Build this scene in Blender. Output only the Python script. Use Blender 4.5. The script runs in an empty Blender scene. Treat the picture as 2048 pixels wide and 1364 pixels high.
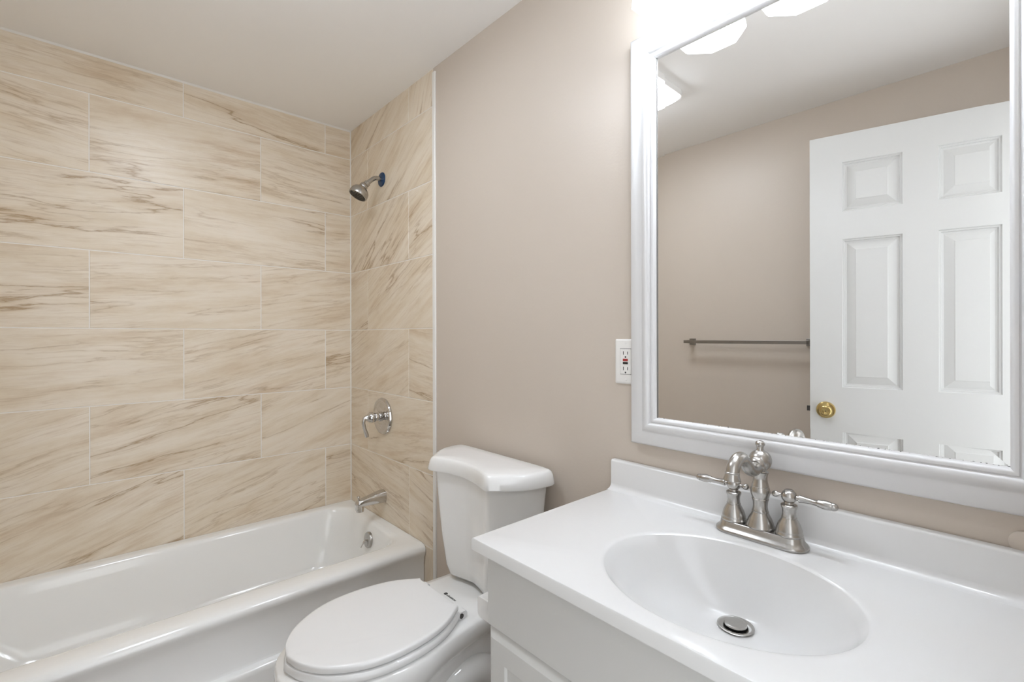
import bpy, bmesh, math, random
from mathutils import Vector, Matrix
PI = math.pi
sc = bpy.context.scene
COL = sc.collection

# ------------------------------------------------------------------ camera
YAW, ROLL, FPX = .7356, -.002, 950.04
CAM = Vector((2.4767, -1.0738, 1.22))
fw = Vector((-math.cos(YAW), math.sin(YAW), 0))
rt = Vector((math.sin(YAW), math.cos(YAW), 0))
up = rt.cross(fw)
r2 = rt * math.cos(ROLL) + up * math.sin(ROLL)
u2 = -rt * math.sin(ROLL) + up * math.cos(ROLL)
cd = bpy.data.cameras.new('camera')
cam = bpy.data.objects.new('camera', cd); COL.objects.link(cam)
M = Matrix((r2, u2, -fw)).transposed().to_4x4(); M.translation = CAM
cam.matrix_world = M
cd.sensor_width = 36; cd.lens = 36 * FPX / 2048; cd.shift_y = -9.07 / 2048
cd.clip_start = .01
sc.camera = cam
# ------------------------------------------------------------------ world, exposure
w = bpy.data.worlds.new('world'); sc.world = w; w.use_nodes = True
bg = w.node_tree.nodes['Background']
bg.inputs[0].default_value = (.95, .985, 1.03, 1); bg.inputs[1].default_value = 1.3     # added even fill, standing in for the unseen hall beyond the open doorway
sc.view_settings.view_transform = 'Standard'; sc.view_settings.look = 'None'
sc.view_settings.gamma = 1; sc.view_settings.use_curve_mapping = False
sc.view_settings.exposure = 0.90
VANITY_E, CEIL_E = 5.1, 11.5
LIGHT_COL = (.905, .982, 1.08)
sc.cycles.max_bounces = 14; sc.cycles.diffuse_bounces = 8; sc.cycles.glossy_bounces = 6

# ------------------------------------------------------------------ materials
def mat(name, col, rough=.5, metal=0, spec=.5, coat=0, emit=None, estr=0):
    m = bpy.data.materials.new(name); m.use_nodes = True
    b = m.node_tree.nodes['Principled BSDF']
    b.inputs['Base Color'].default_value = (*col, 1); b.inputs['Roughness'].default_value = rough
    b.inputs['Metallic'].default_value = metal; b.inputs['Specular IOR Level'].default_value = spec
    b.inputs['Coat Weight'].default_value = coat; b.inputs['Coat Roughness'].default_value = .05
    if emit:
        b.inputs['Emission Color'].default_value = (*emit, 1); b.inputs['Emission Strength'].default_value = estr
    return m
def N(m, t, **k):
    n = m.node_tree.nodes.new(t)
    for a, v in k.items(): setattr(n, a, v)
    return n
def L(m, a, b): m.node_tree.links.new(a, b)
def bump(m, scale, strength, dist=.002, detail=3, stretch=None):
    tc = N(m, 'ShaderNodeTexCoord'); no = N(m, 'ShaderNodeTexNoise'); bp = N(m, 'ShaderNodeBump')
    no.inputs['Scale'].default_value = scale; no.inputs['Detail'].default_value = detail
    src = tc.outputs['Object']
    if stretch:
        mp = N(m, 'ShaderNodeMapping'); mp.inputs['Scale'].default_value = stretch
        L(m, src, mp.inputs[0]); src = mp.outputs[0]
    L(m, src, no.inputs[0]); L(m, no.outputs[0], bp.inputs['Height'])
    bp.inputs['Strength'].default_value = strength; bp.inputs['Distance'].default_value = dist
    L(m, bp.outputs[0], m.node_tree.nodes['Principled BSDF'].inputs['Normal'])
def mottled(m, c1, c2, scale=3):
    tc = N(m, 'ShaderNodeTexCoord'); no = N(m, 'ShaderNodeTexNoise'); no.inputs['Scale'].default_value = scale
    no.inputs['Detail'].default_value = 5
    mx = N(m, 'ShaderNodeMix', data_type='RGBA')
    mx.inputs[6].default_value = (*c1, 1); mx.inputs[7].default_value = (*c2, 1)
    L(m, tc.outputs['Object'], no.inputs[0]); L(m, no.outputs[0], mx.inputs[0])
    L(m, mx.outputs[2], m.node_tree.nodes['Principled BSDF'].inputs['Base Color'])

WALLP = mat('beige_wall_paint', (.61, .535, .455), .42, spec=.4); mottled(WALLP, (.578, .513, .446), (.598, .533, .466), 2); bump(WALLP, 140, .12, .002)
CEILP = mat('ceiling_paint', (.74, .705, .655), .6, spec=.3); mottled(CEILP, (.905, .90, .89), (.915, .91, .90), 2); bump(CEILP, 90, .08, .002)
WHITE_TRIM = mat('white_trim_paint', (.80, .79, .76), .35)
FRAME_W = mat('white_frame_paint', (.68, .68, .685), .3)
DOORP = mat('white_door_paint', (.62, .625, .615), .38); bump(DOORP, 60, .22, .0015, 5, (1, 1, .06))
CAB = mat('white_cabinet_paint', (.72, .72, .70), .38); mottled(CAB, (.58, .58, .565), (.60, .60, .585), 5)
PORC = mat('white_porcelain', (.80, .80, .79), .08, coat=.4)
SEATP = mat('white_seat_plastic', (.76, .76, .755), .22)
TUBM = mat('white_tub_enamel', (.78, .785, .775), .12, coat=.3); mottled(TUBM, (.865, .87, .86), (.875, .88, .87), 3)
MARBLE = mat('white_cultured_marble', (.86, .86, .855), .2, coat=.15); mottled(MARBLE, (.685, .685, .68), (.695, .695, .69), 4)
NICKEL = mat('brushed_nickel', (.47, .455, .435), .26, 1)
CHROME = mat('chrome', (.62, .605, .59), .07, 1)
SATIN = mat('satin_steel', (.56, .55, .53), .3, 1)
BRASS = mat('polished_brass', (.62, .47, .20), .16, 1)
BARM = mat('grey_brushed_steel', (.30, .29, .28), .35, 1)
DARKM = mat('dark_metal', (.09, .085, .08), .4, .8)
BLACKP = mat('black_rubber', (.02, .02, .018), .45)
BLUE = mat('blue_protective_film', (.003, .038, .11), .35)
WPLAST = mat('white_plastic', (.82, .81, .79), .3)
REDP = mat('red_plastic', (.38, .03, .03), .35)
SLOT = mat('dark_slot', (.03, .03, .03), .6)
GREYINK = mat('grey_ink', (.22, .22, .21), .5); DARKINK = mat('dark_ink', (.05, .05, .05), .5)
FLOORM = mat('beige_vinyl_floor', (.33, .29, .25), .4); mottled(FLOORM, (.28, .245, .21), (.38, .335, .29), 9)
GROUT = mat('pale_grout', (.84, .81, .77), .7)
def emis(name, strength):
    m = mat(name, (.9, .9, .9), .3, emit=LIGHT_COL, estr=strength); return m
SHADE_M = emis('lit_frosted_glass', VANITY_E); DIFF_M = emis('lit_acrylic_diffuser', CEIL_E)
BULB_M = emis('lit_bulb', VANITY_E * 1.5)

def mirror_mat():
    """silvered glass whose silvering is eaten away in flecks along the lowest millimetres"""
    m = mat('silvered_mirror', (.90, .895, .88), .0, 1)
    nt = m.node_tree; out = nt.nodes['Material Output']; b = nt.nodes['Principled BSDF']
    tc = N(m, 'ShaderNodeTexCoord'); sp = N(m, 'ShaderNodeSeparateXYZ'); L(m, tc.outputs['Object'], sp.inputs[0])
    mp = N(m, 'ShaderNodeMapping'); mp.inputs['Scale'].default_value = (190, 1, 420); L(m, tc.outputs['Object'], mp.inputs[0])
    no = N(m, 'ShaderNodeTexNoise'); no.inputs['Scale'].default_value = 1; no.inputs['Detail'].default_value = 3; L(m, mp.outputs[0], no.inputs[0])
    mr = N(m, 'ShaderNodeMapRange'); mr.inputs[1].default_value = .0700; mr.inputs[2].default_value = .0745; mr.inputs[3].default_value = .47; mr.inputs[4].default_value = .80
    L(m, sp.outputs[2], mr.inputs[0])
    gt = N(m, 'ShaderNodeMath', operation='GREATER_THAN'); L(m, no.outputs[0], gt.inputs[0]); L(m, mr.outputs[0], gt.inputs[1])
    d = N(m, 'ShaderNodeBsdfPrincipled'); d.inputs['Base Color'].default_value = (.17, .165, .155, 1); d.inputs['Roughness'].default_value = .5
    mx = N(m, 'ShaderNodeMixShader'); L(m, gt.outputs[0], mx.inputs[0]); L(m, b.outputs[0], mx.inputs[1]); L(m, d.outputs[0], mx.inputs[2])
    L(m, mx.outputs[0], out.inputs[0])
    return m
MIRR = mirror_mat()

def tile_mat():
    m = mat('veined_beige_tile', (.6, .5, .4), .31, spec=.45)
    b = m.node_tree.nodes['Principled BSDF']
    uv = N(m, 'ShaderNodeUVMap'); uv.uv_map = 'UVMap'
    wn = N(m, 'ShaderNodeTexNoise'); wn.inputs['Scale'].default_value = 5; wn.inputs['Detail'].default_value = 4
    L(m, uv.outputs[0], wn.inputs[0])
    wsub = N(m, 'ShaderNodeVectorMath', operation='SUBTRACT'); wsub.inputs[1].default_value = (.5, .5, .5); L(m, wn.outputs['Color'], wsub.inputs[0])
    wsc = N(m, 'ShaderNodeVectorMath', operation='MULTIPLY'); wsc.inputs[1].default_value = (.06, .022, 0); L(m, wsub.outputs[0], wsc.inputs[0])
    wadd = N(m, 'ShaderNodeVectorMath', operation='ADD'); L(m, uv.outputs[0], wadd.inputs[0]); L(m, wsc.outputs[0], wadd.inputs[1])
    def noise(sx, sy, scale, detail, rough=.55, z=0, w=True):
        mp = N(m, 'ShaderNodeMapping'); mp.inputs['Scale'].default_value = (sx, sy, 1); mp.inputs['Location'].default_value = (z * 1.7, z * 3.1, z)
        L(m, wadd.outputs[0] if w else uv.outputs[0], mp.inputs[0])
        n = N(m, 'ShaderNodeTexNoise'); n.inputs['Scale'].default_value = scale; n.inputs['Detail'].default_value = detail; n.inputs['Roughness'].default_value = rough
        L(m, mp.outputs[0], n.inputs[0]); return n.outputs[0]
    def ramp(src, pts):
        r = N(m, 'ShaderNodeValToRGB'); cr = r.color_ramp
        while len(cr.elements) < len(pts): cr.elements.new(.5)
        for e, (p, c) in zip(cr.elements, pts): e.position = p; e.color = (*c, 1) if len(c) == 3 else c
        L(m, src, r.inputs[0]); return r.outputs[0]
    def mixc(f, a, bcol, amount=None):
        x = N(m, 'ShaderNodeMix', data_type='RGBA')
        L(m, f, x.inputs[0])
        if isinstance(a, tuple): x.inputs[6].default_value = (*a, 1)
        else: L(m, a, x.inputs[6])
        if isinstance(bcol, tuple): x.inputs[7].default_value = (*bcol, 1)
        else: L(m, bcol, x.inputs[7])
        return x.outputs[2]
    def mul(a, bv):
        x = N(m, 'ShaderNodeMath', operation='MULTIPLY'); L(m, a, x.inputs[0])
        if isinstance(bv, (int, float)): x.inputs[1].default_value = bv
        else: L(m, bv, x.inputs[1])
        return x.outputs[0]
    BW = lambda lo, hi: [(lo, (0, 0, 0)), (hi, (1, 1, 1))]
    broad = noise(1.5, 7.5, 1.6, 9, .66)
    base = ramp(broad, [(.30, (.64, .52, .38)), (.44, (.73, .635, .50)), (.58, (.79, .71, .595)), (.75, (.77, .67, .54))])
    # cloudy streaks of tan, stronger in some parts of a tile than in others
    zone = ramp(noise(.9, 2.6, 1.5, 3, .5, 51), BW(.38, .66))
    st = ramp(noise(1.1, 11, 2.2, 10, .70, 5), BW(.50, .66))
    col = mixc(mul(mul(st, zone), .72), base, (.56, .415, .27))
    # fine striation
    fine = ramp(noise(1.6, 44, 3.4, 9, .74, 9), BW(.52, .66))
    zone2 = ramp(noise(.8, 3.2, 1.7, 3, .5, 61), BW(.36, .64))
    col = mixc(mul(mul(fine, zone2), .60), col, (.50, .375, .245))
    # long thin jagged veins, fading in and out
    def vein(sx, sy, scale, width, z, dcol, col, strength, lo, hi):
        v = noise(sx, sy, scale, 9, .56, z)
        d = N(m, 'ShaderNodeMath', operation='SUBTRACT'); L(m, v, d.inputs[0]); d.inputs[1].default_value = .5
        a = N(m, 'ShaderNodeMath', operation='ABSOLUTE'); L(m, d.outputs[0], a.inputs[0])
        rr = ramp(a.outputs[0], [(0, (1, 1, 1)), (width, (.45, .45, .45)), (width * 2, (.12, .12, .12)), (width * 7, (0, 0, 0))])
        patch = ramp(noise(.8, 2.0, 1.8, 2, .5, z + 20, False), BW(lo, hi))
        return mixc(mul(mul(rr, patch), strength), col, dcol)
    col = vein(.40, 3.4, 1.4, .0050, 13, (.33, .205, .09), col, .80, .48, .60)
    col = vein(.55, 6.0, 1.5, .0060, 31, (.38, .255, .13), col, .50, .48, .62)
    col = vein(.9, 12, 1.6, .0100, 77, (.44, .315, .185), col, .45, .46, .62)
    # small dark pits
    sp = ramp(noise(30, 60, 4, 2, .5, 41), BW(.74, .80))
    col = mixc(mul(sp, .35), col, (.25, .17, .10))
    L(m, col, b.inputs['Base Color'])
    return m
TILE = tile_mat()

# ------------------------------------------------------------------ object helpers
ORG = {}
def place(o, name, parent, org):
    COL.objects.link(o)
    if parent is not None:
        o.parent = parent; ORG[o] = ORG[parent]
    else:
        o.location = org; ORG[o] = Vector(org)
def thing(name, label, cat, loc, group=None, kind=None):
    o = bpy.data.objects.new(name, None); COL.objects.link(o)
    o.location = loc; ORG[o] = Vector(loc); o.empty_display_size = .05
    tag(o, label, cat, group, kind); return o
def tag(o, label=None, cat=None, group=None, kind=None):
    if label: o['label'] = label
    if cat: o['category'] = cat
    if group: o['group'] = group
    if kind: o['kind'] = kind
    return o
def obj(name, bm, mats, parent=None, org=(0, 0, 0), smooth=35, recalc=True):
    if not isinstance(mats, (list, tuple)): mats = [mats]
    off = ORG[parent] if parent is not None else Vector(org)
    bmesh.ops.translate(bm, verts=bm.verts, vec=-off)
    if recalc: bmesh.ops.recalc_face_normals(bm, faces=bm.faces)
    me = bpy.data.meshes.new(name); bm.to_mesh(me); bm.free()
    for m in mats: me.materials.append(m)
    if smooth:
        for p in me.polygons: p.use_smooth = True
        me.set_sharp_from_angle(angle=math.radians(smooth))
    o = bpy.data.objects.new(name, me); place(o, name, parent, off); return o
def bev(o, width, seg=2, angle=40):
    md = o.modifiers.new('bevel', 'BEVEL'); md.width = width; md.segments = seg; md.limit_method = 'ANGLE'; md.angle_limit = math.radians(angle)
    return o
def box(bm, x0, x1, y0, y1, z0, z1, mi=0):
    v = [bm.verts.new((x, y, z)) for x in (x0, x1) for y in (y0, y1) for z in (z0, z1)]
    for idx in ((0, 1, 3, 2), (4, 6, 7, 5), (0, 4, 5, 1), (2, 3, 7, 6), (0, 2, 6, 4), (1, 5, 7, 3)):
        f = bm.faces.new([v[i] for i in idx]); f.material_index = mi
    return v
def loft(bm, loops, cap0=True, cap1=True, closed=True, mi=0):
    vl = [[bm.verts.new(p) for p in lp] for lp in loops]
    n = len(vl[0])
    for a, b in zip(vl, vl[1:]):
        for i in range(n if closed else n - 1):
            j = (i + 1) % n
            f = bm.faces.new((a[i], a[j], b[j], b[i])); f.material_index = mi
    if cap0: bm.faces.new(vl[0][::-1]).material_index = mi
    if cap1: bm.faces.new(vl[-1]).material_index = mi
    return vl
def frame_of(axis):
    a = Vector(axis).normalized()
    t = Vector((0, 0, 1)) if abs(a.z) < .9 else Vector((1, 0, 0))
    e1 = t.cross(a).normalized(); e2 = a.cross(e1)
    return a, e1, e2
def lathe(bm, prof, o, axis=(0, 0, 1), seg=32, mi=0, cap0=True, cap1=True, ph=0):
    a, e1, e2 = frame_of(axis); o = Vector(o)
    loops = []
    for h, r in prof:
        r = max(r, 1e-5)
        loops.append([o + a * h + (e1 * math.cos(ph + 2 * PI * i / seg) + e2 * math.sin(ph + 2 * PI * i / seg)) * r for i in range(seg)])
    loft(bm, loops, cap0, cap1, mi=mi)
def catmull(pts, n=6):
    pts = [Vector(p) for p in pts]; out = []
    P = [2 * pts[0] - pts[1]] + pts + [2 * pts[-1] - pts[-2]]
    for i in range(1, len(P) - 2):
        for k in range(n):
            t = k / n; a, b, c, d = P[i - 1], P[i], P[i + 1], P[i + 2]
            out.append(.5 * ((2 * b) + (c - a) * t + (2 * a - 5 * b + 4 * c - d) * t * t + (3 * b - a - 3 * c + d) * t ** 3))
    out.append(pts[-1]); return out
def tube(bm, pts, rad, seg=16, mi=0, sx=1.0, sy=1.0, n=6, ref=None):
    """tube along a smooth path; rad = list of radii per control point"""
    p4 = catmull([Vector((*p, 0)) if False else Vector(p) for p in pts], n)
    rr = catmull([Vector((r, 0, 0)) for r in rad], n)
    loops = []
    pe1 = None
    for i, p in enumerate(p4):
        t = (p4[min(i + 1, len(p4) - 1)] - p4[max(i - 1, 0)]).normalized()
        if pe1 is None:
            r0 = Vector(ref) if ref else (Vector((1, 0, 0)) if abs(t.x) < .8 else Vector((0, 0, 1)))
            e1 = (r0 - t * r0.dot(t)).normalized()
        else: e1 = (pe1 - t * pe1.dot(t)).normalized()
        e2 = t.cross(e1); pe1 = e1; r = rr[i].x
        loops.append([p + (e1 * math.cos(2 * PI * k / seg) * sx + e2 * math.sin(2 * PI * k / seg) * sy) * r for k in range(seg)])
    loft(bm, loops, mi=mi)
def rrect(x0, x1, y0, y1, r, z, n=6):
    r = min(r, (x1 - x0) / 2 - 1e-4, (y1 - y0) / 2 - 1e-4); out = []
    for cx, cy, a0 in ((x1 - r, y1 - r, 0), (x0 + r, y1 - r, PI / 2), (x0 + r, y0 + r, PI), (x1 - r, y0 + r, 1.5 * PI)):
        for k in range(n + 1):
            a = a0 + PI / 2 * k / n; out.append((cx + r * math.cos(a), cy + r * math.sin(a), z))
    return out
def prism(bm, prof, ax, a0, a1, mi=0):
    """extrude a closed 2D profile along x ('x') or other axis"""
    def mk(p, a):
        return {'x': (a, p[0], p[1]), 'y': (p[0], a, p[1]), 'z': (p[0], p[1], a)}[ax]
    loft(bm, [[mk(p, a0) for p in prof], [mk(p, a1) for p in prof]], mi=mi)
def NB(): return bmesh.new()

# ------------------------------------------------------------------ room shell
CEIL = 2.325; YF = -1.575; XR = 2.60; TRX = .809; RIMZ = .342
bm = NB(); box(bm, -.1, XR + .12, YF - .1, .1, -.1, 0)
tag(obj('floor', bm, FLOORM, smooth=0), 'beige vinyl floor around the toilet base', 'floor', kind='structure')
bm = NB(); box(bm, -.1, XR + .12, YF - .1, .1, CEIL, CEIL + .1)
tag(obj('ceiling', bm, CEILP, smooth=0), 'off white painted ceiling above the tub and vanity', 'ceiling', kind='structure')
bm = NB(); box(bm, TRX, XR + .12, 0, .1, 0, CEIL)
tag(obj('wall_back', bm, WALLP, smooth=0), 'beige painted wall behind the toilet and the vanity', 'wall', kind='structure')
bm = NB(); box(bm, TRX, XR + .12, YF - .1, YF, 0, CEIL)
tag(obj('wall_front', bm, WALLP, smooth=0), 'beige painted wall carrying the towel bar, seen in the mirror', 'wall', kind='structure')
DY0, DY1, DZ = -1.385, -.64, 2.06
bm = NB()
box(bm, XR, XR + .12, YF, DY0, 0, CEIL); box(bm, XR, XR + .12, DY1, 0, 0, CEIL); box(bm, XR, XR + .12, DY0, DY1, DZ, CEIL)
tag(obj('wall_right', bm, WALLP, smooth=0), 'beige painted end wall with the open doorway', 'wall', kind='structure')

rng = random.Random(7)
R = .305; Z0 = 1.2552
def tiled(bm, origin, ud, nd, ulen, rows, joints_of, zclip, ang_of):
    """tiles as slightly proud bevelled slabs on a grout bed, one mesh; UV in metres turned per tile so that the veining runs its own way"""
    uvl = bm.loops.layers.uv.new('UVMap')
    o, ud, nd = Vector(origin), Vector(ud), Vector(nd)
    def P(u, z, h): return o + ud * u + nd * h + Vector((0, 0, z))
    # bed
    vs = [bm.verts.new(P(u, z, h)) for h in (-.09, .0) for (u, z) in ((0, zclip[0]), (ulen, zclip[0]), (ulen, zclip[1]), (0, zclip[1]))]
    for idx in ((0, 1, 2, 3), (4, 5, 6, 7), (0, 1, 5, 4), (1, 2, 6, 5), (2, 3, 7, 6), (3, 0, 4, 7)):
        bm.faces.new([vs[i] for i in idx]).material_index = 1
    g, bv, h = .0017, .0008, .0012
    for k in rows:
        z0, z1 = max(Z0 + R * k, zclip[0]), min(Z0 + R * (k + 1), zclip[1])
        if z1 - z0 < .02: continue
        js = [0] + [j for j in joints_of(k) if .01 < j < ulen - .01] + [ulen]
        for ti, (a, b) in enumerate(zip(js, js[1:])):
            ang = ang_of(k, ti); du, dv = rng.uniform(0, 40), rng.uniform(0, 40)
            lo = [(a + g, z0 + g, 0), (b - g, z0 + g, 0), (b - g, z1 - g, 0), (a + g, z1 - g, 0)]
            hi = [(a + g + bv, z0 + g + bv, h), (b - g - bv, z0 + g + bv, h), (b - g - bv, z1 - g - bv, h), (a + g + bv, z1 - g - bv, h)]
            vl = [bm.verts.new(P(*p)) for p in lo]; vh = [bm.verts.new(P(*p)) for p in hi]
            fs = [bm.faces.new(vh)] + [bm.faces.new((vl[i], vl[(i + 1) % 4], vh[(i + 1) % 4], vh[i])) for i in range(4)]
            loc = {v: p for v, p in zip(vl + vh, lo + hi)}
            ca, sa = math.cos(ang), math.sin(ang)
            for f in fs:
                f.material_index = 0
                for lp in f.loops:
                    u, z, _ = loc[lp.vert]; u -= a; z -= z0
                    lp[uvl].uv = (ca * u + sa * z + du, -sa * u + ca * z + dv)
JA = [-.1375, -.7475, -1.3575]; JB = [-.4425, -1.0525]
ANG = {3: (2, -4, 0), 2: (-3, 4, -6), 1: (2, -2, 3), 0: (10, 6, 3), -1: (12, 14, 2), -2: (20, 12, 16), -3: (4, 16, 20), -4: (0, 0, 0)}
bm = NB()
tiled(bm, (0, 0, 0), (0, -1, 0), (1, 0, 0), -YF, range(-4, 4),
      lambda k: [-j for j in (JA if k % 2 else JB)], (0, CEIL),
      lambda k, t: -math.radians(ANG.get(k, (0, 0, 0))[min(t, 2)]) * 1.0)
o = obj('wall_left', bm, [TILE, GROUT], smooth=0); tag(o, 'beige veined tile wall along the back of the bathtub', 'wall', kind='structure')
ANGB = {3: (34, 70), 2: (30, 34), 1: (36, 24), 0: (18, 28), -1: (22, -8), -2: (12, 8), -3: (-10, -14), -4: (60, 80)}
bm = NB()
tiled(bm, (0, 0, 0), (1, 0, 0), (0, -1, 0), TRX, range(-4, 4),
      lambda k: [.61] if k % 2 else [.205], (0, CEIL),
      lambda k, t: math.radians(ANGB.get(k, (0, 0))[min(t, 1)]))
o = obj('wall_shower', bm, [TILE, GROUT], smooth=0); tag(o, 'beige veined tile wall carrying the shower head and tub spout', 'wall', kind='structure')
bm = NB()
tiled(bm, (0, YF, 0), (1, 0, 0), (0, 1, 0), TRX, range(-4, 4), lambda k: [.61] if k % 2 else [.205], (0, CEIL), lambda k, t: .2)
o = obj('wall_alcove', bm, [TILE, GROUT], smooth=0); tag(o, 'beige veined tile wall at the head end of the tub', 'wall', kind='structure')

# edge trim between tile and paint, caulk along the ceiling, corner caulk
bm = NB(); prism(bm, [(TRX, .0), (TRX, -.004), (TRX + .002, -.006), (TRX + .018, -.006), (TRX + .020, -.004), (TRX + .020, .0)], 'z', 0, 2.305)
tag(obj('trim_1', bm, WHITE_TRIM), 'white vertical edge strip between the shower tile and the beige wall', 'trim', kind='structure')
bm = NB(); prism(bm, [(.0, CEIL), (.0, CEIL - .007), (.0022, CEIL - .007), (.007, CEIL)], 'y', YF, 0)
tag(obj('trim_2', bm, WHITE_TRIM), 'thin white caulk line between the long tile wall and the ceiling', 'trim', kind='structure')
bm = NB(); prism(bm, [(.0, .0), (.005, -.0014), (.0014, -.005)], 'z', RIMZ, CEIL)
tag(obj('trim_3', bm, WHITE_TRIM), 'white grout line in the corner of the two tile walls', 'trim', kind='structure')
# door casing on the end wall
bm = NB()
for (a, b, c, d) in ((DY0 - .06, DY0, 0, DZ + .06), (DY1, DY1 + .06, 0, DZ + .06), (DY0, DY1, DZ, DZ + .06)): box(bm, XR - .014, XR, a, b, c, d)
tag(bev(obj('trim_4', bm, WHITE_TRIM, smooth=0), .004), 'white casing around the open doorway', 'trim', kind='structure')

# ------------------------------------------------------------------ ceiling light
def ceiling_light():
    x0, x1, y0, y1 = .93, 1.405, -.965, -.675
    t = thing('ceiling_light', 'rectangular flush ceiling light with glowing white diffuser, seen in the mirror corner', 'ceiling light', ((x0 + x1) / 2, (y0 + y1) / 2, CEIL))
    bm = NB(); loft(bm, [rrect(x0 - .005, x1 + .005, y0 - .005, y1 + .005, .045, CEIL), rrect(x0 - .005, x1 + .005, y0 - .005, y1 + .005, .045, CEIL - .026)])
    obj('base', bm, WPLAST, t)
    bm = NB()
    loft(bm, [rrect(x0, x1, y0, y1, .045, CEIL - .024), rrect(x0 + .006, x1 - .006, y0 + .006, y1 - .006, .045, CEIL - .032), rrect(x0 + .022, x1 - .022, y0 + .022, y1 - .022, .045, CEIL - .044),
              rrect(x0 + .05, x1 - .05, y0 + .05, y1 - .05, .035, CEIL - .054)])
    obj('diffuser', bm, DIFF_M, t)
ceiling_light()

# ------------------------------------------------------------------ vanity light
def vanity_light():
    t = thing('vanity_light', 'bar light with three glowing frosted glass shades above the mirror', 'wall light', (2.13, 0, 2.10))
    bm = NB(); loft(bm, [[(x, y, z) for (x, z, _) in [(p[0], p[1], 0) for p in rrect(1.86, 2.40, 2.10, 2.20, .02, 0)]] for y in (0, -.022)])
    obj('backplate', bm, SATIN, t)
    for cx in (1.93, 2.13, 2.33):
        cy = -.108
        bm = NB(); tube(bm, [(cx, -.02, 2.15), (cx, -.07, 2.16), (cx, cy, 2.145), (cx, cy, 2.115)], [.009, .009, .009, .012], seg=12)
        lathe(bm, [(0, .012), (0, .03), (-.02, .033), (-.022, .01)], (cx, cy, 2.12))
        obj('arm', bm, SATIN, t)
        bm = NB()
        lathe(bm, [(2.115, .028), (2.105, .045), (2.06, .060), (1.985, .080), (1.97, .0815), (1.9705, .078), (1.985, .077), (2.06, .057), (2.103, .042), (2.112, .028)],
              (cx, cy, 0), seg=8, cap0=False, cap1=False, ph=PI / 8)
        s = obj('shade', bm, SHADE_M, t, smooth=20)
        bm = NB(); lathe(bm, [(2.09, .012), (2.075, .015), (2.055, .026), (2.035, .030), (2.015, .026), (2.003, .012), (2.0, 0)], (cx, cy, 0), seg=20)
        obj('bulb', bm, BULB_M, s)
vanity_light()

# ------------------------------------------------------------------ mirror
def wall_mirror():
    X0, X1, Z0m, Z1m = 1.769, 2.520, .945, 1.984; W = .071
    t = thing('wall_mirror', 'large rectangular mirror in a white frame above the sink', 'mirror', (2.14, 0, Z0m))
    prof = [(0, 0), (0, .014), (.002, .018), (.006, .020), (.030, .0215), (.034, .0205), (.037, .0215), (.041, .025), (.047, .0275), (.053, .0265), (.057, .022), (.0585, .019),
            (.060, .0185), (.0615, .0205), (.065, .0205), (.068, .018), (W, .0135), (W, .004), (W, 0)]
    bm = NB(); loops = []
    for (sx, sz) in ((0, 0), (1, 0), (1, 1), (0, 1)):
        loops.append([((X0 + d) if sx == 0 else (X1 - d), -h - .0005, (Z0m + d) if sz == 0 else (Z1m - d)) for d, h in prof])
    vl = [[bm.verts.new(p) for p in lp] for lp in loops]
    for a in range(4):
        b = (a + 1) % 4
        for i in range(len(prof) - 1): bm.faces.new((vl[a][i], vl[b][i], vl[b][i + 1], vl[a][i + 1]))
    obj('frame', bm, FRAME_W, t, smooth=40)
    # glass with ground bevel
    a, b, c, d = X0 + W - .004, X1 - W + .004, Z0m + W - .004, Z1m - W + .004
    BW = .016; bw2 = .026; th = .00022
    bm = NB()
    def rect(i, y): return [(a + i, y, c + i), (b - i, y, c + i), (b - i, y, d - i), (a + i, y, d - i)]
    loft(bm, [rect(0, -.0035), rect(0, -.0085), rect(bw2, -.0085 - th)], cap0=True, cap1=True)
    obj('glass', bm, MIRR, t, smooth=0)
    bm = NB(); box(bm, X0 + W - .0005, X0 + W + .0022, -.0105, -.0088, Z0m + W, Z1m - W)
    obj('edge_gap', bm, mat('dark_mirror_edge', (.22, .21, .20), .5), t, smooth=0)
    # little painted pull at the right edge of the frame
    bm = NB(); loft(bm, [[(p[0], y, p[1]) for p in rrect(2.4635 + i, 2.497 - i, 1.252 + i, 1.322 - i, .010, 0)] for y, i in ((-.018, 0), (-.034, 0), (-.039, .003), (-.041, .008))])
    obj('pull', bm, FRAME_W, t)
wall_mirror()

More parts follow.
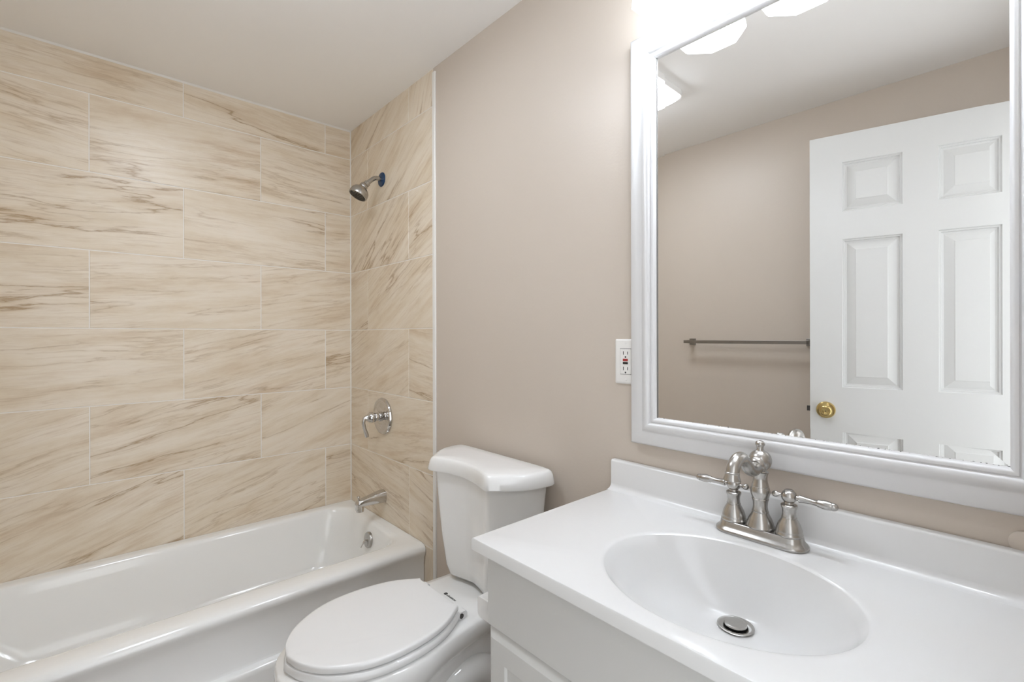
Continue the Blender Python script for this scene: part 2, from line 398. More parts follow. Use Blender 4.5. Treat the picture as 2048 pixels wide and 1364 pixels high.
# ------------------------------------------------------------------ outlet, wall disc
def outlet():
    cx, cz = 1.746, 1.153
    t = thing('electrical_outlet', 'white ground fault outlet with red and black buttons beside the mirror', 'outlet', (cx, 0, cz))
    bm = NB(); loft(bm, [[(p[0], y, p[1]) for p in rrect(cx - .035 + i, cx + .035 - i, cz - .0595 + i, cz + .0595 - i, .004, 0)] for y, i in ((0, 0), (-.003, 0), (-.0055, .003), (-.006, .006))])
    obj('cover_plate', bm, WPLAST, t)
    bm = NB(); box(bm, cx - .0178, cx + .0178, -.0062, -.0030, cz - .0345, cz + .0345); obj('gap', bm, SLOT, t, smooth=0)
    bm = NB(); box(bm, cx - .0168, cx + .0168, -.0078, -.0030, cz - .0335, cz + .0335); r = bev(obj('receptacle', bm, WPLAST, t, smooth=0), .0008)
    def bx(name, x0, x1, z0, z1, m, y=-.0083):
        b = NB(); box(b, x0, x1, y, -.0070, z0, z1); return obj(name, b, m, r, smooth=0)
    for s in (1, -1):
        zc = cz + s * .0205
        for dx, hh in ((-.0065, .0045), (.0065, .0038)): bx('slot', cx + dx - .0010, cx + dx + .0010, zc + .002 - hh, zc + .002 + hh, SLOT, -.00795)
        b = NB(); lathe(b, [(0, .0024), (.0009, .0024)], (cx, -.0071, zc - .0085), (0, -1, 0), 12); obj('ground_hole', b, SLOT, r)
    bx('reset_button', cx - .0075, cx + .0075, cz + .0012, cz + .0072, REDP, -.0090)
    bx('test_button', cx - .0075, cx + .0075, cz - .0066, cz - .0012, BLACKP, -.0090)
    for s in (1, -1):
        b = NB(); lathe(b, [(0, .003), (.0012, .003), (.0016, .0022)], (cx, -.0058, cz + s * .0485), (0, -1, 0), 14); obj('screw', b, WPLAST, t)
outlet()
bm = NB(); lathe(bm, [(0, .018), (.003, .018), (.0055, .015), (.0062, .008), (.0066, 0)], (2.464, 0, .901), (0, -1, 0), 24)
tag(obj('round_cap', bm, WALLP, org=(2.464, 0, .901)), 'small round cap painted over in wall beige under the mirror corner', 'wall cap')

# ------------------------------------------------------------------ bathtub
def bathtub():
    t = thing('bathtub', 'white alcove bathtub with glossy rim along the tiled wall', 'bathtub', (.40, -.78, 0))
    y0, y1 = YF + .003, -.003
    Z = RIMZ
    xa = .003
    n = 10
    L_ = []
    def lp(x0, x1, ya, yb, r, z): L_.append(rrect(x0, x1, ya, yb, r, z, n))
    e = .002
    lp(xa, .765, y0, y1, e, 0); lp(xa, .765, y0, y1, e, .118); lp(xa, .764, y0, y1, e, .130); lp(xa, .758, y0, y1, e, .138); lp(xa, .742, y0, y1, e, .142)
    lp(xa, .738, y0, y1, e, .150); lp(xa, .737, y0, y1, e, .265); lp(xa, .740, y0, y1, e, .290); lp(xa, .748, y0, y1, e, .308)
    lp(xa, .751, y0, y1, e, .318); lp(xa, .750, y0, y1, e, .328); lp(xa, .744, y0, y1, e, .337); lp(xa, .732, y0, y1, e, .343); lp(xa, .715, y0, y1, e, .346)
    # rim to the well
    lp(.028, .690, y0 + .03, -.022, .05, .346); lp(.046, .665, y0 + .05, -.040, .09, .3455)
    lp(.052, .655, y0 + .06, -.050, .10, .343); lp(.057, .647, y0 + .068, -.057, .105, .338); lp(.061, .640, y0 + .076, -.064, .11, .328)
    lp(.066, .633, y0 + .09, -.072, .12, .30); lp(.085, .612, y0 + .16, -.090, .14, .18); lp(.105, .590, y0 + .22, -.108, .15, .10)
    lp(.125, .57, y0 + .26, -.135, .15, .072); lp(.16, .53, y0 + .31, -.18, .14, .060); lp(.25, .44, y0 + .45, -.30, .09, .058)
    bm = NB(); loft(bm, L_, cap0=True, cap1=True)
    obj('basin', bm, TUBM, t, smooth=45)
    # overflow plate with trip lever on the faucet end
    c = Vector((.374, -.0765, .268)); ax = Vector((0, -1, .14)).normalized()
    bm = NB(); lathe(bm, [(-.004, .036), (.008, .036), (.011, .034), (.0125, .029), (.0125, .0)], c, ax, 32)
    ov = obj('overflow_plate', bm, NICKEL, t)
    bm = NB(); tube(bm, [c + ax * .011 + Vector((0, 0, -.004)), c + ax * .022 + Vector((-.002, 0, -.004)), c + ax * .026 + Vector((-.006, -.004, -.018)), c + ax * .028 + Vector((-.012, -.008, -.034))], [.006, .005, .0035, .003], seg=10)
    obj('trip_lever', bm, CHROME, ov)
    bm = NB(); lathe(bm, [(0, .004), (.0018, .004), (.002, .002)], c + ax * .0122 + Vector((.006, 0, -.020)), ax, 10); obj('screw', bm, CHROME, ov)
bathtub()

# ------------------------------------------------------------------ tub spout, valve, shower head
def tub_spout():
    x = .373
    t = thing('tub_spout', 'chrome tub spout with diverter knob on the tile wall', 'tub spout', (x, 0, .457))
    bm = NB()
    secs = [(-.0005, .457, .030, .031), (-.02, .458, .030, .0295), (-.05, .456, .027, .026), (-.085, .453, .0235, .021), (-.110, .451, .0215, .019), (-.125, .448, .0205, .019), (-.135, .443, .019, .021), (-.1395, .436, .015, .020)]
    loops = []
    for (y, z, rx, rz) in secs:
        loops.append([(x + rx * math.copysign(abs(math.cos(a)) ** .8, math.cos(a)), y, z + rz * math.copysign(abs(math.sin(a)) ** .8, math.sin(a))) for a in [2 * PI * k / 32 for k in range(32)]])
    loft(bm, loops)
    obj('body', bm, CHROME, t, smooth=60)
    bm = NB(); lathe(bm, [(.452, .0185), (.425, .018), (.411, .0172), (.411, .0145), (.425, .014), (.44, .01)], (x, -.1215, 0), seg=24); obj('outlet', bm, CHROME, t)
    bm = NB(); lathe(bm, [(.462, .0035), (.474, .0032), (.476, .007), (.480, .008), (.483, .006), (.4835, 0)], (x, -.128, 0), seg=16); obj('diverter_knob', bm, CHROME, t)
tub_spout()
def shower_valve():
    x, z = .373, .840
    t = thing('shower_valve', 'chrome round shower valve with curved lever handle on tile wall', 'shower valve', (x, 0, z))
    bm = NB(); lathe(bm, [(0, .086), (.008, .088), (.014, .085), (.017, .078), (.0155, .072), (.0145, .066), (.0155, .060), (.019, .045), (.021, .03), (.0215, .0)], (x, 0, z), (0, -1, 0), 48)
    obj('escutcheon', bm, CHROME, t)
    bm = NB(); lathe(bm, [(.018, .024), (.032, .0235), (.034, .020), (.046, .019), (.047, .0225), (.052, .0235)], (x, 0, z), (0, -1, 0), 28)
    obj('sleeve', bm, CHROME, t)
    bm = NB(); lathe(bm, [(.051, .020), (.055, .024), (.063, .0265), (.071, .025), (.079, .020), (.087, .014), (.094, .011), (.098, .009), (.100, 0)], (x, 0, z), (0, -1, 0), 28)
    tube(bm, [(x, -.088, z), (x, -.100, z - .004), (x - .001, -.103, z - .022), (x - .001, -.097, z - .050), (x - .002, -.087, z - .082), (x - .002, -.086, z - .090)], [.010, .0095, .0085, .0085, .0105, .009], seg=16)
    obj('handle', bm, CHROME, t)
shower_valve()
def shower_head():
    x = .36
    t = thing('wall_shower', 'brushed nickel shower head on a curved arm with a blue flange', 'shower', (x, 0, 1.977))
    bm = NB(); lathe(bm, [(0, .034), (.004, .034), (.007, .031), (.009, .015), (.0095, 0)], (x, 0, 1.977), (0, -1, 0), 36); obj('flange', bm, [BLUE], t)
    a = (x, .0, 1.978); 
    d = Vector((-.03, -.60, -.60)).normalized()
    e = Vector((x, -.062, 1.957))
    bm = NB(); tube(bm, [a, (x, -.030, 1.978), (x, -.046, 1.971), e, e + d * .022], [.0105] * 5, seg=16)
    obj('arm', bm, NICKEL, t)
    bm = NB(); h = e + d * .016
    lathe(bm, [(0, .013), (.002, .015), (.018, .015), (.020, .0125), (.021, .017), (.024, .019), (.036, .019), (.039, .017), (.041, .013)], h, d, 24)
    obj('collar', bm, NICKEL, t)
    d2 = Vector((-.04, -.42, -.78)).normalized(); h2 = h + d * .036
    bm = NB(); lathe(bm, [(0, .016), (.004, .024), (.012, .034), (.022, .0405), (.034, .0435), (.046, .0435), (.050, .0425), (.050, .040)], h2, d2, 40)
    hd = obj('head', bm, NICKEL, t)
    bm = NB(); lathe(bm, [(.044, .041), (.0485, .041), (.0500, .039), (.0500, .0)], h2, d2, 40)
    A, e1, e2 = frame_of(d2)
    for rr, k in ((.010, 6), (.020, 10), (.031, 16)):
        for i in range(k):
            an = 2 * PI * i / k; lathe(bm, [(.0495, .0018), (.0525, .0014)], h2 + (e1 * math.cos(an) + e2 * math.sin(an)) * rr, d2, 8)
    obj('spray_face', bm, BLACKP, hd)
shower_head()

# ------------------------------------------------------------------ toilet
def sym_loop(cx, keys, z, n=5):
    """closed outline from half-width keys (y,w), back to front, mirrored about x = cx"""
    pts = catmull([Vector((w, y, 0)) for y, w in keys], n)
    r = [(cx + p.x, p.y, z) for p in pts]
    l = [(cx - p.x, p.y, z) for p in pts[1:-1]][::-1]
    return r + l
def toilet():
    cx = 1.277
    t = thing('toilet', 'white two piece toilet with closed lid between tub and vanity', 'toilet', (cx, -.40, 0))
    # bowl + foot + deck, one skin
    keys = [
        (0.0,  [(-.10, 0), (-.10, .07), (-.12, .095), (-.25, .105), (-.36, .110), (-.46, .108), (-.54, .085), (-.58, .05), (-.595, 0)]),
        (.03,  [(-.10, 0), (-.10, .07), (-.12, .094), (-.25, .103), (-.36, .107), (-.46, .105), (-.54, .083), (-.578, .05), (-.592, 0)]),
        (.06,  [(-.10, 0), (-.10, .065), (-.12, .085), (-.25, .088), (-.36, .092), (-.46, .094), (-.54, .078), (-.575, .045), (-.587, 0)]),
        (.16,  [(-.09, 0), (-.09, .065), (-.11, .085), (-.24, .080), (-.35, .086), (-.46, .100), (-.56, .086), (-.60, .05), (-.615, 0)]),
        (.24,  [(-.07, 0), (-.07, .07), (-.09, .090), (-.22, .082), (-.34, .098), (-.47, .128), (-.59, .110), (-.645, .06), (-.665, 0)]),
        (.31,  [(-.05, 0), (-.05, .08), (-.07, .105), (-.20, .092), (-.33, .115), (-.48, .158), (-.62, .132), (-.69, .07), (-.712, 0)]),
        (.345, [(-.04, 0), (-.04, .09), (-.06, .115), (-.19, .112), (-.33, .135), (-.48, .173), (-.63, .140), (-.705, .075), (-.728, 0)]),
        (.365, [(-.035, 0), (-.035, .10), (-.055, .125), (-.18, .130), (-.33, .150), (-.48, .180), (-.635, .143), (-.712, .077), (-.735, 0)]),
        (.395, [(-.03, 0), (-.03, .11), (-.05, .135), (-.18, .140), (-.33, .157), (-.48, .184), (-.638, .145), (-.716, .078), (-.739, 0)]),
        (.413, [(-.03, 0), (-.03, .11), (-.05, .134), (-.18, .139), (-.33, .155), (-.48, .182), (-.637, .143), (-.714, .077), (-.737, 0)]),
        (.4185, [(-.033, 0), (-.033, .107), (-.053, .130), (-.18, .135), (-.33, .151), (-.48, .178), (-.634, .140), (-.71, .075), (-.732, 0)]),
        (.420, [(-.05, 0), (-.05, .09), (-.07, .112), (-.18, .115), (-.33, .13), (-.48, .155), (-.61, .12), (-.68, .065), (-.70, 0)]),
    ]
    bm = NB(); loft(bm, [sym_loop(cx, k, z) for z, k in keys])
    for s in (1, -1):   # bulge of the trapway on each flank
        tube(bm, [(cx + s * .070, -.47, .10), (cx + s * .088, -.40, .17), (cx + s * .090, -.30, .235), (cx + s * .086, -.20, .235), (cx + s * .080, -.13, .16), (cx + s * .075, -.12, .06)],
             [.030, .040, .044, .044, .042, .040], seg=16, sx=.75)
    obj('bowl', bm, PORC, t, smooth=70)
    # tank
    def tank_loop(wb, wf, yb, yf, ym, z, rc=.02):
        # wide back, narrower front with creased corners and a front face dished towards the middle
        k = [(yb, 0), (yb, wb * .55), (yb - .001, wb - .022), (yb - .008, wb - .006), (yb - .025, wb), (yb * .5 + yf * .5 - .004, wb * .955), (yf + .045, wf + .040), (yf + .012, wf + .012), (yf, wf - .004), (yf + .006, wf * .80), (ym - .006, wf * .42), (ym, 0)]
        pts = []
        for a, b in zip(k, k[1:]):
            for q in range(3): pts.append((a[0] + (b[0] - a[0]) * q / 3, a[1] + (b[1] - a[1]) * q / 3))
        pts.append(k[-1])
        # light smoothing of the polyline
        for _ in range(3):
            pts = [pts[0]] + [((p[0] + 2 * q[0] + r[0]) / 4, (p[1] + 2 * q[1] + r[1]) / 4) for p, q, r in zip(pts, pts[1:], pts[2:])] + [pts[-1]]
        return [(cx - .005 + w_, y, z) for y, w_ in pts] + [(cx - .005 - w_, y, z) for y, w_ in pts[1:-1][::-1]]
    bm = NB()
    loft(bm, [tank_loop(.150, .085, -.050, -.165, -.145, .430), tank_loop(.165, .096, -.040, -.178, -.155, .440), tank_loop(.178, .106, -.032, -.186, -.162, .47), tank_loop(.195, .122, -.028, -.194, -.168, .58), tank_loop(.222, .140, -.026, -.206, -.177, .79)])
    obj('tank', bm, PORC, t, smooth=50)
    bm = NB()
    loft(bm, [tank_loop(.243, .155, -.020, -.224, -.190, .778), tank_loop(.245, .157, -.018, -.226, -.192, .782), tank_loop(.240, .152, -.020, -.220, -.188, .808), tank_loop(.236, .148, -.023, -.216, -.184, .817),
              tank_loop(.231, .143, -.028, -.211, -.180, .8215), tank_loop(.224, .136, -.035, -.204, -.174, .8232), tank_loop(.17, .09, -.07, -.16, -.14, .8245)])
    obj('tank_lid', bm, PORC, t, smooth=50)
    # seat and lid
    def seat(g, z, back=-.292):
        return sym_loop(cx, [(back + g * .4, 0), (back + g * .4, .09 + g), (back + g * .2 - .004, .105 + g), (-.37, .148 + g), (-.47, .166 + g), (-.57, .156 + g), (-.655, .108 + g), (-.700, .05 + g * .6), (-.712 - g, 0)], z)
    bm = NB(); loft(bm, [seat(.000, .421), seat(.006, .423), seat(.009, .428), seat(.009, .436), seat(.005, .442), seat(-.004, .443)])
    obj('seat', bm, SEATP, t, smooth=50)
    bm = NB(); loft(bm, [seat(-.005, .4445), seat(.001, .446), seat(.003, .450), seat(.003, .458), seat(.0015, .4612), seat(-.002, .4628), seat(-.008, .4634), seat(-.05, .4640, -.31)])
    ld = obj('lid', bm, SEATP, t, smooth=50)
    for s in (1, -1):
        bm = NB(); loft(bm, [[(x, p[0], p[1]) for p in rrect(-.290, -.260, .4205, .441, .008, 0, 4)] for x in ((cx + s * .088), (cx + s * .108))])
        obj('hinge', bm, SEATP, t)
    bm = NB(); lathe(bm, [(0, .007), (.002, .007)], (cx + .1085, -.281, .431), (1, 0, 0), 12); obj('hinge_pin', bm, DARKM, t)
    # printed mark on the deck behind the lid
    bm = NB(); loft(bm, [rrect(1.2365, 1.2475, -.2415, -.2305, .003, z, 3) for z in (.4203, .4208)])
    mk = obj('printed_mark', bm, DARKINK, t, smooth=0)
    bm = NB(); x = 1.2505
    for wd, hh in ((.006, .004), (.002, .007), (.007, .005), (.005, .006), (.002, .006), (.009, .006), (.006, .005)):
        box(bm, x, x + wd * .35, -.2400, -.2400 + hh, .4203, .4207); box(bm, x + wd * .65, x + wd, -.2400, -.2400 + hh, .4203, .4207); box(bm, x, x + wd, -.2400, -.2386, .4203, .4207); x += wd + .0013
    obj('printed_lettering', bm, GREYINK, t, smooth=0)
toilet()

# ------------------------------------------------------------------ vanity cabinet
VX0, VX1 = 1.731, 2.478; CTZ = .814
def vanity():
    t = thing('vanity_cabinet', 'white vanity cabinet with panelled doors under the sink top', 'cabinet', ((VX0 + VX1) / 2, -.22, 0))
    bm = NB()
    yb, yf = -.004, -.448
    box(bm, VX0, VX0 + .016, yf, yb, .09, .788); box(bm, VX1 - .016, VX1, yf, yb, .09, .788)
    box(bm, VX0 + .016, VX1 - .016, yf, yb, .09, .105)
    box(bm, VX0 + .016, VX1 - .016, yb - .006, yb, .105, .788)
    box(bm, VX0 + .016, VX1 - .016, yf, yf + .018, .61, .66); box(bm, VX0 + .016, VX1 - .016, yf, yf + .018, .772, .788)
    box(bm, VX0 + .02, VX1 - .02, -.385, -.37, 0, .09)
    box(bm, VX0, VX0 + .016, -.385, yb, 0, .09); box(bm, VX1 - .016, VX1, -.385, yb, 0, .09)
    obj('carcass', bm, CAB, t, smooth=0)
    bm = NB(); box(bm, VX0 - .001, VX1 + .001, -.466, -.4482, .6395, .783)
    bev(obj('drawer_front', bm, CAB, t, smooth=0), .0022)
    mid = (VX0 + VX1) / 2
    for a, b in ((VX0 - .001, mid - .0015), (mid + .0015, VX1 + .001)):
        zt, zb = .6345, .110; y = -.4482
        def rc(i, yy): return [(a + i, yy, zb + i), (b - i, yy, zb + i), (b - i, yy, zt - i), (a + i, yy, zt - i)]
        bm = NB(); loft(bm, [rc(0, y), rc(0, y - .010), rc(.0145, y - .0205), rc(.054, y - .0205), rc(.058, y - .016), rc(.072, y - .0125), rc(.076, y - .0125), rc(.090, y - .0185), rc(.12, y - .0185)])
        d = obj('door', bm, CAB, t, smooth=25)
vanity()
bm = NB(); loft(bm, [[(p[0], y, p[1]) for p in rrect(1.664 + i, 1.7305, .6165 + i, .663 - i, .010, 0)] for y, i in ((-.415, .002), (-.417, 0), (-.440, 0), (-.442, .002))])
tag(obj('paper_holder_post', bm, SEATP, org=(1.73, -.43, .64)), 'white rounded post on the left side of the vanity cabinet beside the toilet', 'bracket')

# ------------------------------------------------------------------ vanity top with integral basin
def vanity_top():
    x0, x1, yf = 1.709, 2.502, -.4905
    t = thing('countertop', 'white sink top with oval basin and backsplash', 'sink', (2.105, -.24, .789))
    Z = CTZ; cx, cy, ax, ay = 2.120, -.285, .204, .167; dx, dy, D = 2.107, -.190, .122
    n = 96; yb = -.003
    angs = [2 * PI * i / n for i in range(n)]
    def rectpt(a, i, z):
        X0, X1, Y0, Y1 = x0 + i, x1 - i, yf + i, yb
        c, s = math.cos(a), math.sin(a); ts = []
        if c > 1e-9: ts.append((X1 - cx) / c)
        if c < -1e-9: ts.append((X0 - cx) / c)
        if s > 1e-9: ts.append((Y1 - cy) / s)
        if s < -1e-9: ts.append((Y0 - cy) / s)
        q = min(ts); return [cx + c * q, cy + s * q, z]
    def rloop(i, z):
        lp = [rectpt(a, i, z) for a in angs]
        for X, Y in ((x0 + i, yf + i), (x1 - i, yf + i), (x0 + i, yb), (x1 - i, yb)):
            k = min(range(n), key=lambda q: (lp[q][0] - X) ** 2 + (lp[q][1] - Y) ** 2); lp[k][0], lp[k][1] = X, Y
        return [tuple(p) for p in lp]
    def el(s, z, c=(cx, cy), a=ax, b=ay): return [(c[0] + a * s * math.cos(q), c[1] + b * s * math.sin(q), z) for q in angs]
    L_ = [rloop(.004, Z - .025), rloop(0, Z - .024), rloop(0, Z - .004), rloop(.0015, Z - .001), rloop(.005, Z), el(1.05, Z), el(1.02, Z - .0004), el(1.0, Z - .0015), el(.985, Z - .0035)]
    m_ = 16
    for k in range(1, m_ + 1):
        s = k / m_; q = 1 - s
        ccx, ccy = cx + (dx - cx) * s ** 1.1, cy + (dy - cy) * s ** 1.1
        a, b = .0235 + (ax * .985 - .0235) * q, .0235 + (ay * .985 - .0235) * q
        L_.append(el(1, Z - .0035 - D * (1 - q ** 2.3) ** .92, (ccx, ccy), a, b))
    L_.append(el(1, Z - D - .02, (dx, dy), .0225, .0225))
    under = [el(1.06, Z - .025)]
    for k in range(0, m_ + 1, 2):
        s = k / m_; q = 1 - s
        ccx, ccy = cx + (dx - cx) * s ** 1.1, cy + (dy - cy) * s ** 1.1
        under.append(el(1, min(Z - .0255, Z - .014 - D * (1 - q ** 2.3) ** .92), (ccx, ccy), .036 + (ax * 1.03 - .036) * q, .036 + (ay * 1.03 - .036) * q))
    L_ = [el(1, Z - D - .02, (dx, dy), .036, .036)] + under[::-1] + L_ 
    bm = NB(); loft(bm, L_, cap0=False, cap1=False)
    vs = bm.verts[:]; n0 = len(vs)
    bm.verts.ensure_lookup_table()
    a0 = [bm.verts[i] for i in range(n)]; a1 = [bm.verts[n0 - n + i] for i in range(n)]
    for i in range(n): bm.faces.new((a0[i], a1[i], a1[(i + 1) % n], a0[(i + 1) % n]))
    obj('counter', bm, MARBLE, t, smooth=35)
    bm = NB()
    prof = [(-.0035, Z - .002), (-.0035, Z + .076), (-.016, Z + .076), (-.0195, Z + .0745), (-.021, Z + .071), (-.0215, Z + .014), (-.023, Z + .008), (-.027, Z + .0035), (-.034, Z + .0008), (-.040, Z), (-.040, Z - .002)]
    prism(bm, prof, 'x', x0, x1); obj('backsplash', bm, MARBLE, t, smooth=45)
    bm = NB(); zd = Z - .0035 - D
    lathe(bm, [(-.015, .0215), (.0012, .0225), (.0022, .030), (.0034, .0315), (.0042, .030), (.0036, .024), (.001, .0205), (-.006, .019), (-.014, .0185)], (dx, dy, zd), seg=40, cap0=False, cap1=False)
    dr = obj('drain', bm, NICKEL, t)
    bm = NB(); lathe(bm, [(-.030, .021), (-.012, .021), (-.012, .0)], (dx, dy, zd), seg=24); obj('drain_pipe', bm, BLACKP, dr)
    bm = NB(); lathe(bm, [(-.012, .006), (.003, .006), (.0035, .0185), (.006, .0195), (.0085, .0185), (.0095, .015), (.0085, .0)], (dx, dy, zd), seg=36); obj('stopper', bm, NICKEL, dr)
vanity_top()

# ------------------------------------------------------------------ faucet
def faucet():
    x, y, z = 2.103, -.063, CTZ
    t = thing('bathroom_faucet', 'brushed nickel two handle faucet with curved spout behind the sink', 'faucet', (x, y, z))
    def stad(hl, r, zz, n=14):
        out = []
        for s, a0 in ((1, -PI / 2), (-1, PI / 2)):
            for k in range(n + 1):
                a = a0 + PI * k / n; out.append((x + s * (hl - r) + r * math.cos(a), y + r * math.sin(a), z + zz))
        return out
    bm = NB(); loft(bm, [stad(.085, .0300, .0), stad(.0870, .0315, .002), stad(.0870, .0315, .0055), stad(.0850, .0295, .008), stad(.0812, .0258, .011), stad(.0785, .0232, .016), stad(.0775, .0222, .0215), stad(.076, .0207, .023)])
    obj('base_plate', bm, NICKEL, t, smooth=40)
    zb = z + .023
    S = lambda pr, k, q=1: [(h * k, r_ * q) for h, r_ in pr]
    for s in (-1, 1):
        hx = x + s * .0525
        bm = NB(); lathe(bm, S([(0, .0235), (.003, .0243), (.006, .0230), (.0085, .0228), (.013, .0222), (.022, .0198), (.030, .0162), (.0345, .0138), (.0362, .0132), (.0368, .0136), (.0384, .0134), (.039, .0126), (.046, .0118), (.054, .0122), (.0590, .0140), (.0615, .0146), (.064, .0143), (.0655, .0125), (.067, .009), (.071, .0085)], .90), (hx, y, zb), seg=36)
        bs = obj('handle_base', bm, NICKEL, t)
        bm = NB()
        zc = zb + .0735
        lathe(bm, S([(-.0130, .0075), (-.0115, .0095), (-.007, .0132), (-.002, .0148), (.003, .0148), (.008, .0130), (.0115, .0098), (.0120, .0085), (.0135, .0083), (.0142, .007), (.0143, 0)], .92, .92), (hx, y, zc), seg=32)
        lathe(bm, [(.012, .0045), (.017, .0045), (.0175, .0070), (.0195, .0074), (.021, .0068), (.028, .0057), (.038, .0050), (.047, .0056), (.0485, .0068), (.0500, .0071), (.0515, .0070), (.057, .0084), (.063, .0086), (.069, .0076), (.0715, .0068), (.0720, .0074), (.0735, .0073), (.0765, .0064), (.0795, .0046), (.0815, .0)], (hx, y, zc), (s, 0, -.02), 20)
        lathe(bm, [(.012, .0035), (.0165, .0032), (.019, .0042), (.022, .0058), (.025, .0062), (.028, .0052), (.030, .0025), (.0304, 0)], (hx, y, zc), (-s, 0, -.02), 16)
        obj('handle', bm, NICKEL, t)
    bm = NB()
    lathe(bm, S([(0, .0255), (.003, .0262), (.006, .0248), (.012, .0238), (.022, .0208), (.031, .0168), (.0365, .0150), (.0372, .0155), (.0388, .0155), (.0394, .0145), (.050, .0132), (.060, .0138), (.0665, .0152), (.0685, .0158), (.0700, .0150), (.074, .0162), (.082, .0180), (.088, .0182), (.094, .0172), (.0985, .0158), (.0992, .0160), (.1003, .0158), (.110, .0136), (.118, .0128), (.126, .0136), (.132, .0152), (.134, .0152), (.1345, .013), (.137, .012)], .825), (x, y, zb), seg=40)
    post = obj('spout_post', bm, NICKEL, t)
    zc = zb + .1335
    bm = NB(); lathe(bm, [(-.0185, .010), (-.016, .0145), (-.011, .0185), (-.004, .0210), (.003, .0212), (.010, .0190), (.015, .0152), (.0175, .0118)], (x, y, zc), seg=36)
    obj('spout_ball', bm, NICKEL, t)
    bm = NB(); lathe(bm, [(.0175 + (h - .0175) * .8, r_) for h, r_ in [(.015, .0095), (.0175, .0105), (.0185, .0095), (.020, .0075), (.024, .0062), (.0275, .0064), (.0285, .0068), (.0295, .0066), (.031, .0072), (.0345, .0088), (.038, .0090), (.0415, .0078), (.044, .0052), (.0452, 0)]], (x, y, zc), seg=24)
    obj('finial', bm, NICKEL, t)
    bm = NB()
    lathe(bm, [(.012, .0125), (.0145, .0155), (.017, .0166), (.0205, .0160), (.0235, .0135), (.025, .012)], (x, y, zc - .003), (0, -1, -.22), 28)
    tube(bm, [(x, y - .010, zc - .006), (x, y - .024, zc - .011), (x, y - .040, zc - .013), (x, y - .058, zc - .005), (x, y - .076, zc + .011), (x, y - .094, zc + .0205), (x, y - .112, zc + .0185), (x, y - .125, zc + .009), (x, y - .130, zc - .004)],
         [.0135, .0130, .0122, .0116, .0116, .0117, .0117, .0117, .0117], seg=24)
    lathe(bm, [(0, .0112), (.001, .0127), (.003, .0127), (.0036, .0121), (.009, .0133), (.013, .0148), (.0148, .0154), (.0165, .0147), (.017, .0120), (.013, .010)], (x, y - .1300, zc + .001), (0, -.12, -1), 28)
    obj('spout', bm, NICKEL, t, smooth=45)
    bm = NB(); lathe(bm, [(0, .002), (.045, .002), (.045, .0045), (.049, .0058), (.053, .0045), (.0545, .0025), (.058, .0042), (.061, .004), (.063, 0)], (x, y + .0245, zb - .002), seg=14)
    obj('lift_rod', bm, NICKEL, t)
faucet()

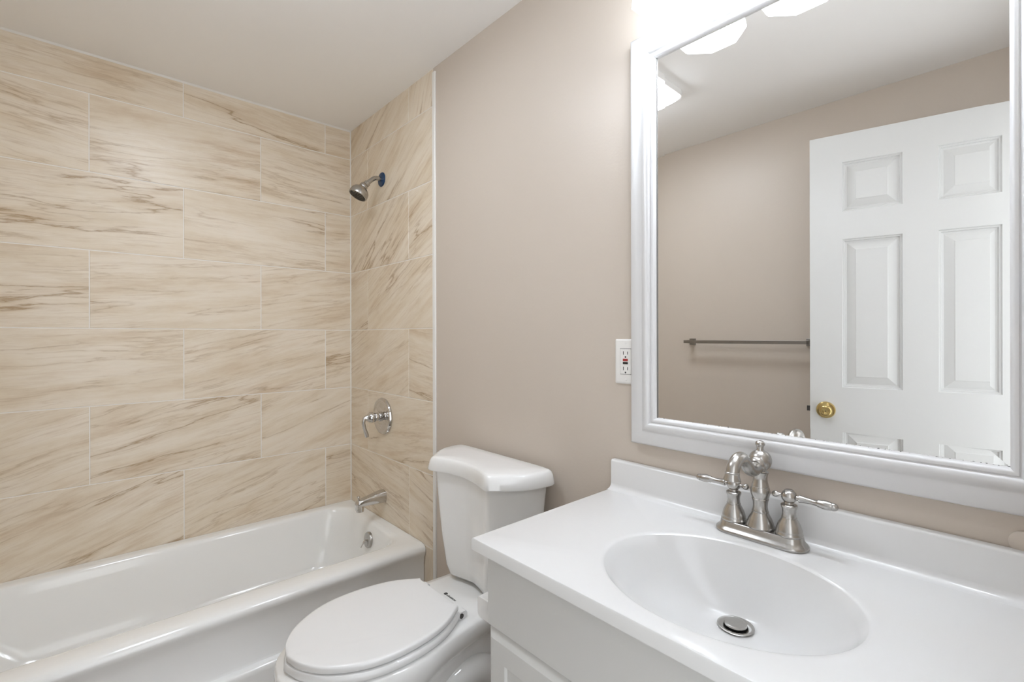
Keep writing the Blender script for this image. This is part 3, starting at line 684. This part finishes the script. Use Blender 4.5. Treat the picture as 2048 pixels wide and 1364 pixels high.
# ------------------------------------------------------------------ door (open, seen in the mirror)
def door():
    P1 = Vector((1.838, -1.208, 0)); ang = math.atan2(-1.341 + 1.208, 2.409 - 1.838)
    Wd, H, T = .711, 2.040, .035; B0 = .012
    t = thing('door_1', 'white six panel door standing open, reflected in the mirror', 'door', P1, kind='structure')
    e = Vector((math.cos(ang), math.sin(ang), 0)); nrm = Vector((-math.sin(ang), math.cos(ang), 0))   # nrm faces the mirror
    def W(s, h, z): return P1 + e * s + nrm * h + Vector((0, 0, z))
    ss = [0, .111, .302, .405, .596, Wd]; zs = [B0, .215, .815, 1.010, 1.612, 1.725, 1.925, H]
    bm = NB()
    grid = {}
    def V(s, h, z):
        k = (round(s, 5), round(h, 5), round(z, 5))
        if k not in grid: grid[k] = bm.verts.new(W(s, h, z))
        return grid[k]
    for side in (0, -T):
        sg = -1 if side == 0 else 1
        for i in range(5):
            for j in range(7):
                a, b, c, d = ss[i], ss[i + 1], zs[j], zs[j + 1]
                def rc(q, dep): return [V(a + q, side + sg * dep, c + q), V(b - q, side + sg * dep, c + q), V(b - q, side + sg * dep, d - q), V(a + q, side + sg * dep, d - q)]
                if i in (1, 3) and j in (1, 3, 5):
                    lps = [rc(0, 0), rc(.003, .006), rc(.007, .0065), rc(.010, .0125), rc(.016, .0135), rc(.043, .0045), rc(.046, .0025)]
                    for A, B in zip(lps, lps[1:]):
                        for k in range(4): bm.faces.new((A[k], A[(k + 1) % 4], B[(k + 1) % 4], B[k]))
                    bm.faces.new(lps[-1])
                else: bm.faces.new(rc(0, 0))
    for i in range(5):
        for z in (zs[0], zs[-1]): bm.faces.new((V(ss[i], 0, z), V(ss[i + 1], 0, z), V(ss[i + 1], -T, z), V(ss[i], -T, z)))
    for j in range(7):
        for s in (0, Wd): bm.faces.new((V(s, 0, zs[j]), V(s, 0, zs[j + 1]), V(s, -T, zs[j + 1]), V(s, -T, zs[j])))
    obj('leaf', bm, DOORP, t, smooth=12)
    for h0, ax in ((0, nrm), (-T, -nrm)):
        bm = NB(); lathe(bm, [(0, .034), (.003, .034), (.007, .031), (.009, .024), (.010, .014), (.020, .0125), (.024, .018), (.030, .0225), (.038, .0225), (.043, .019), (.0445, .015), (.0435, .011), (.0425, .008), (.0425, 0)], W(.055, h0, .915), ax, 36)
        kn = obj('door_knob', bm, BRASS, t)
        bm = NB(); lathe(bm, [(.0423, .0018), (.0431, .0018)], W(.055, h0, .915), ax, 8); obj('keyhole', bm, SLOT, kn)
    bm = NB(); loft(bm, [[W(-q, -T / 2 + .008, .905), W(-q, -T / 2 - .008, .905), W(-q, -T / 2 - .008, .925), W(-q, -T / 2 + .008, .925)] for q in (0, .012)]); obj('latch_bolt', bm, DARKM, t, smooth=0)
    bm = NB()
    for z in (.25, 1.02, 1.80): lathe(bm, [(0, .006), (.09, .006)], W(Wd + .004, -.002, z), seg=12)
    obj('hinge', bm, BRASS, t)
door()

# ------------------------------------------------------------------ towel bar on the far wall
def towel_bar():
    z = 1.188; xa, xb = 1.118, 1.742
    t = thing('towel_bar', 'square steel towel bar on the far wall, seen in the mirror', 'towel bar', ((xa + xb) / 2, YF, z))
    bm = NB(); box(bm, xa, xb, -1.512, -1.498, z - .0085, z + .0085); bev(obj('bar', bm, BARM, t, smooth=0), .001)
    for x in (xa + .018, xb - .004):
        bm = NB(); box(bm, x - .009, x + .009, YF + .006, -1.512, z - .009, z + .009); box(bm, x - .018, x + .018, YF, YF + .008, z - .018, z + .018)
        bev(obj('post', bm, BARM, t, smooth=0), .0015)
towel_bar()
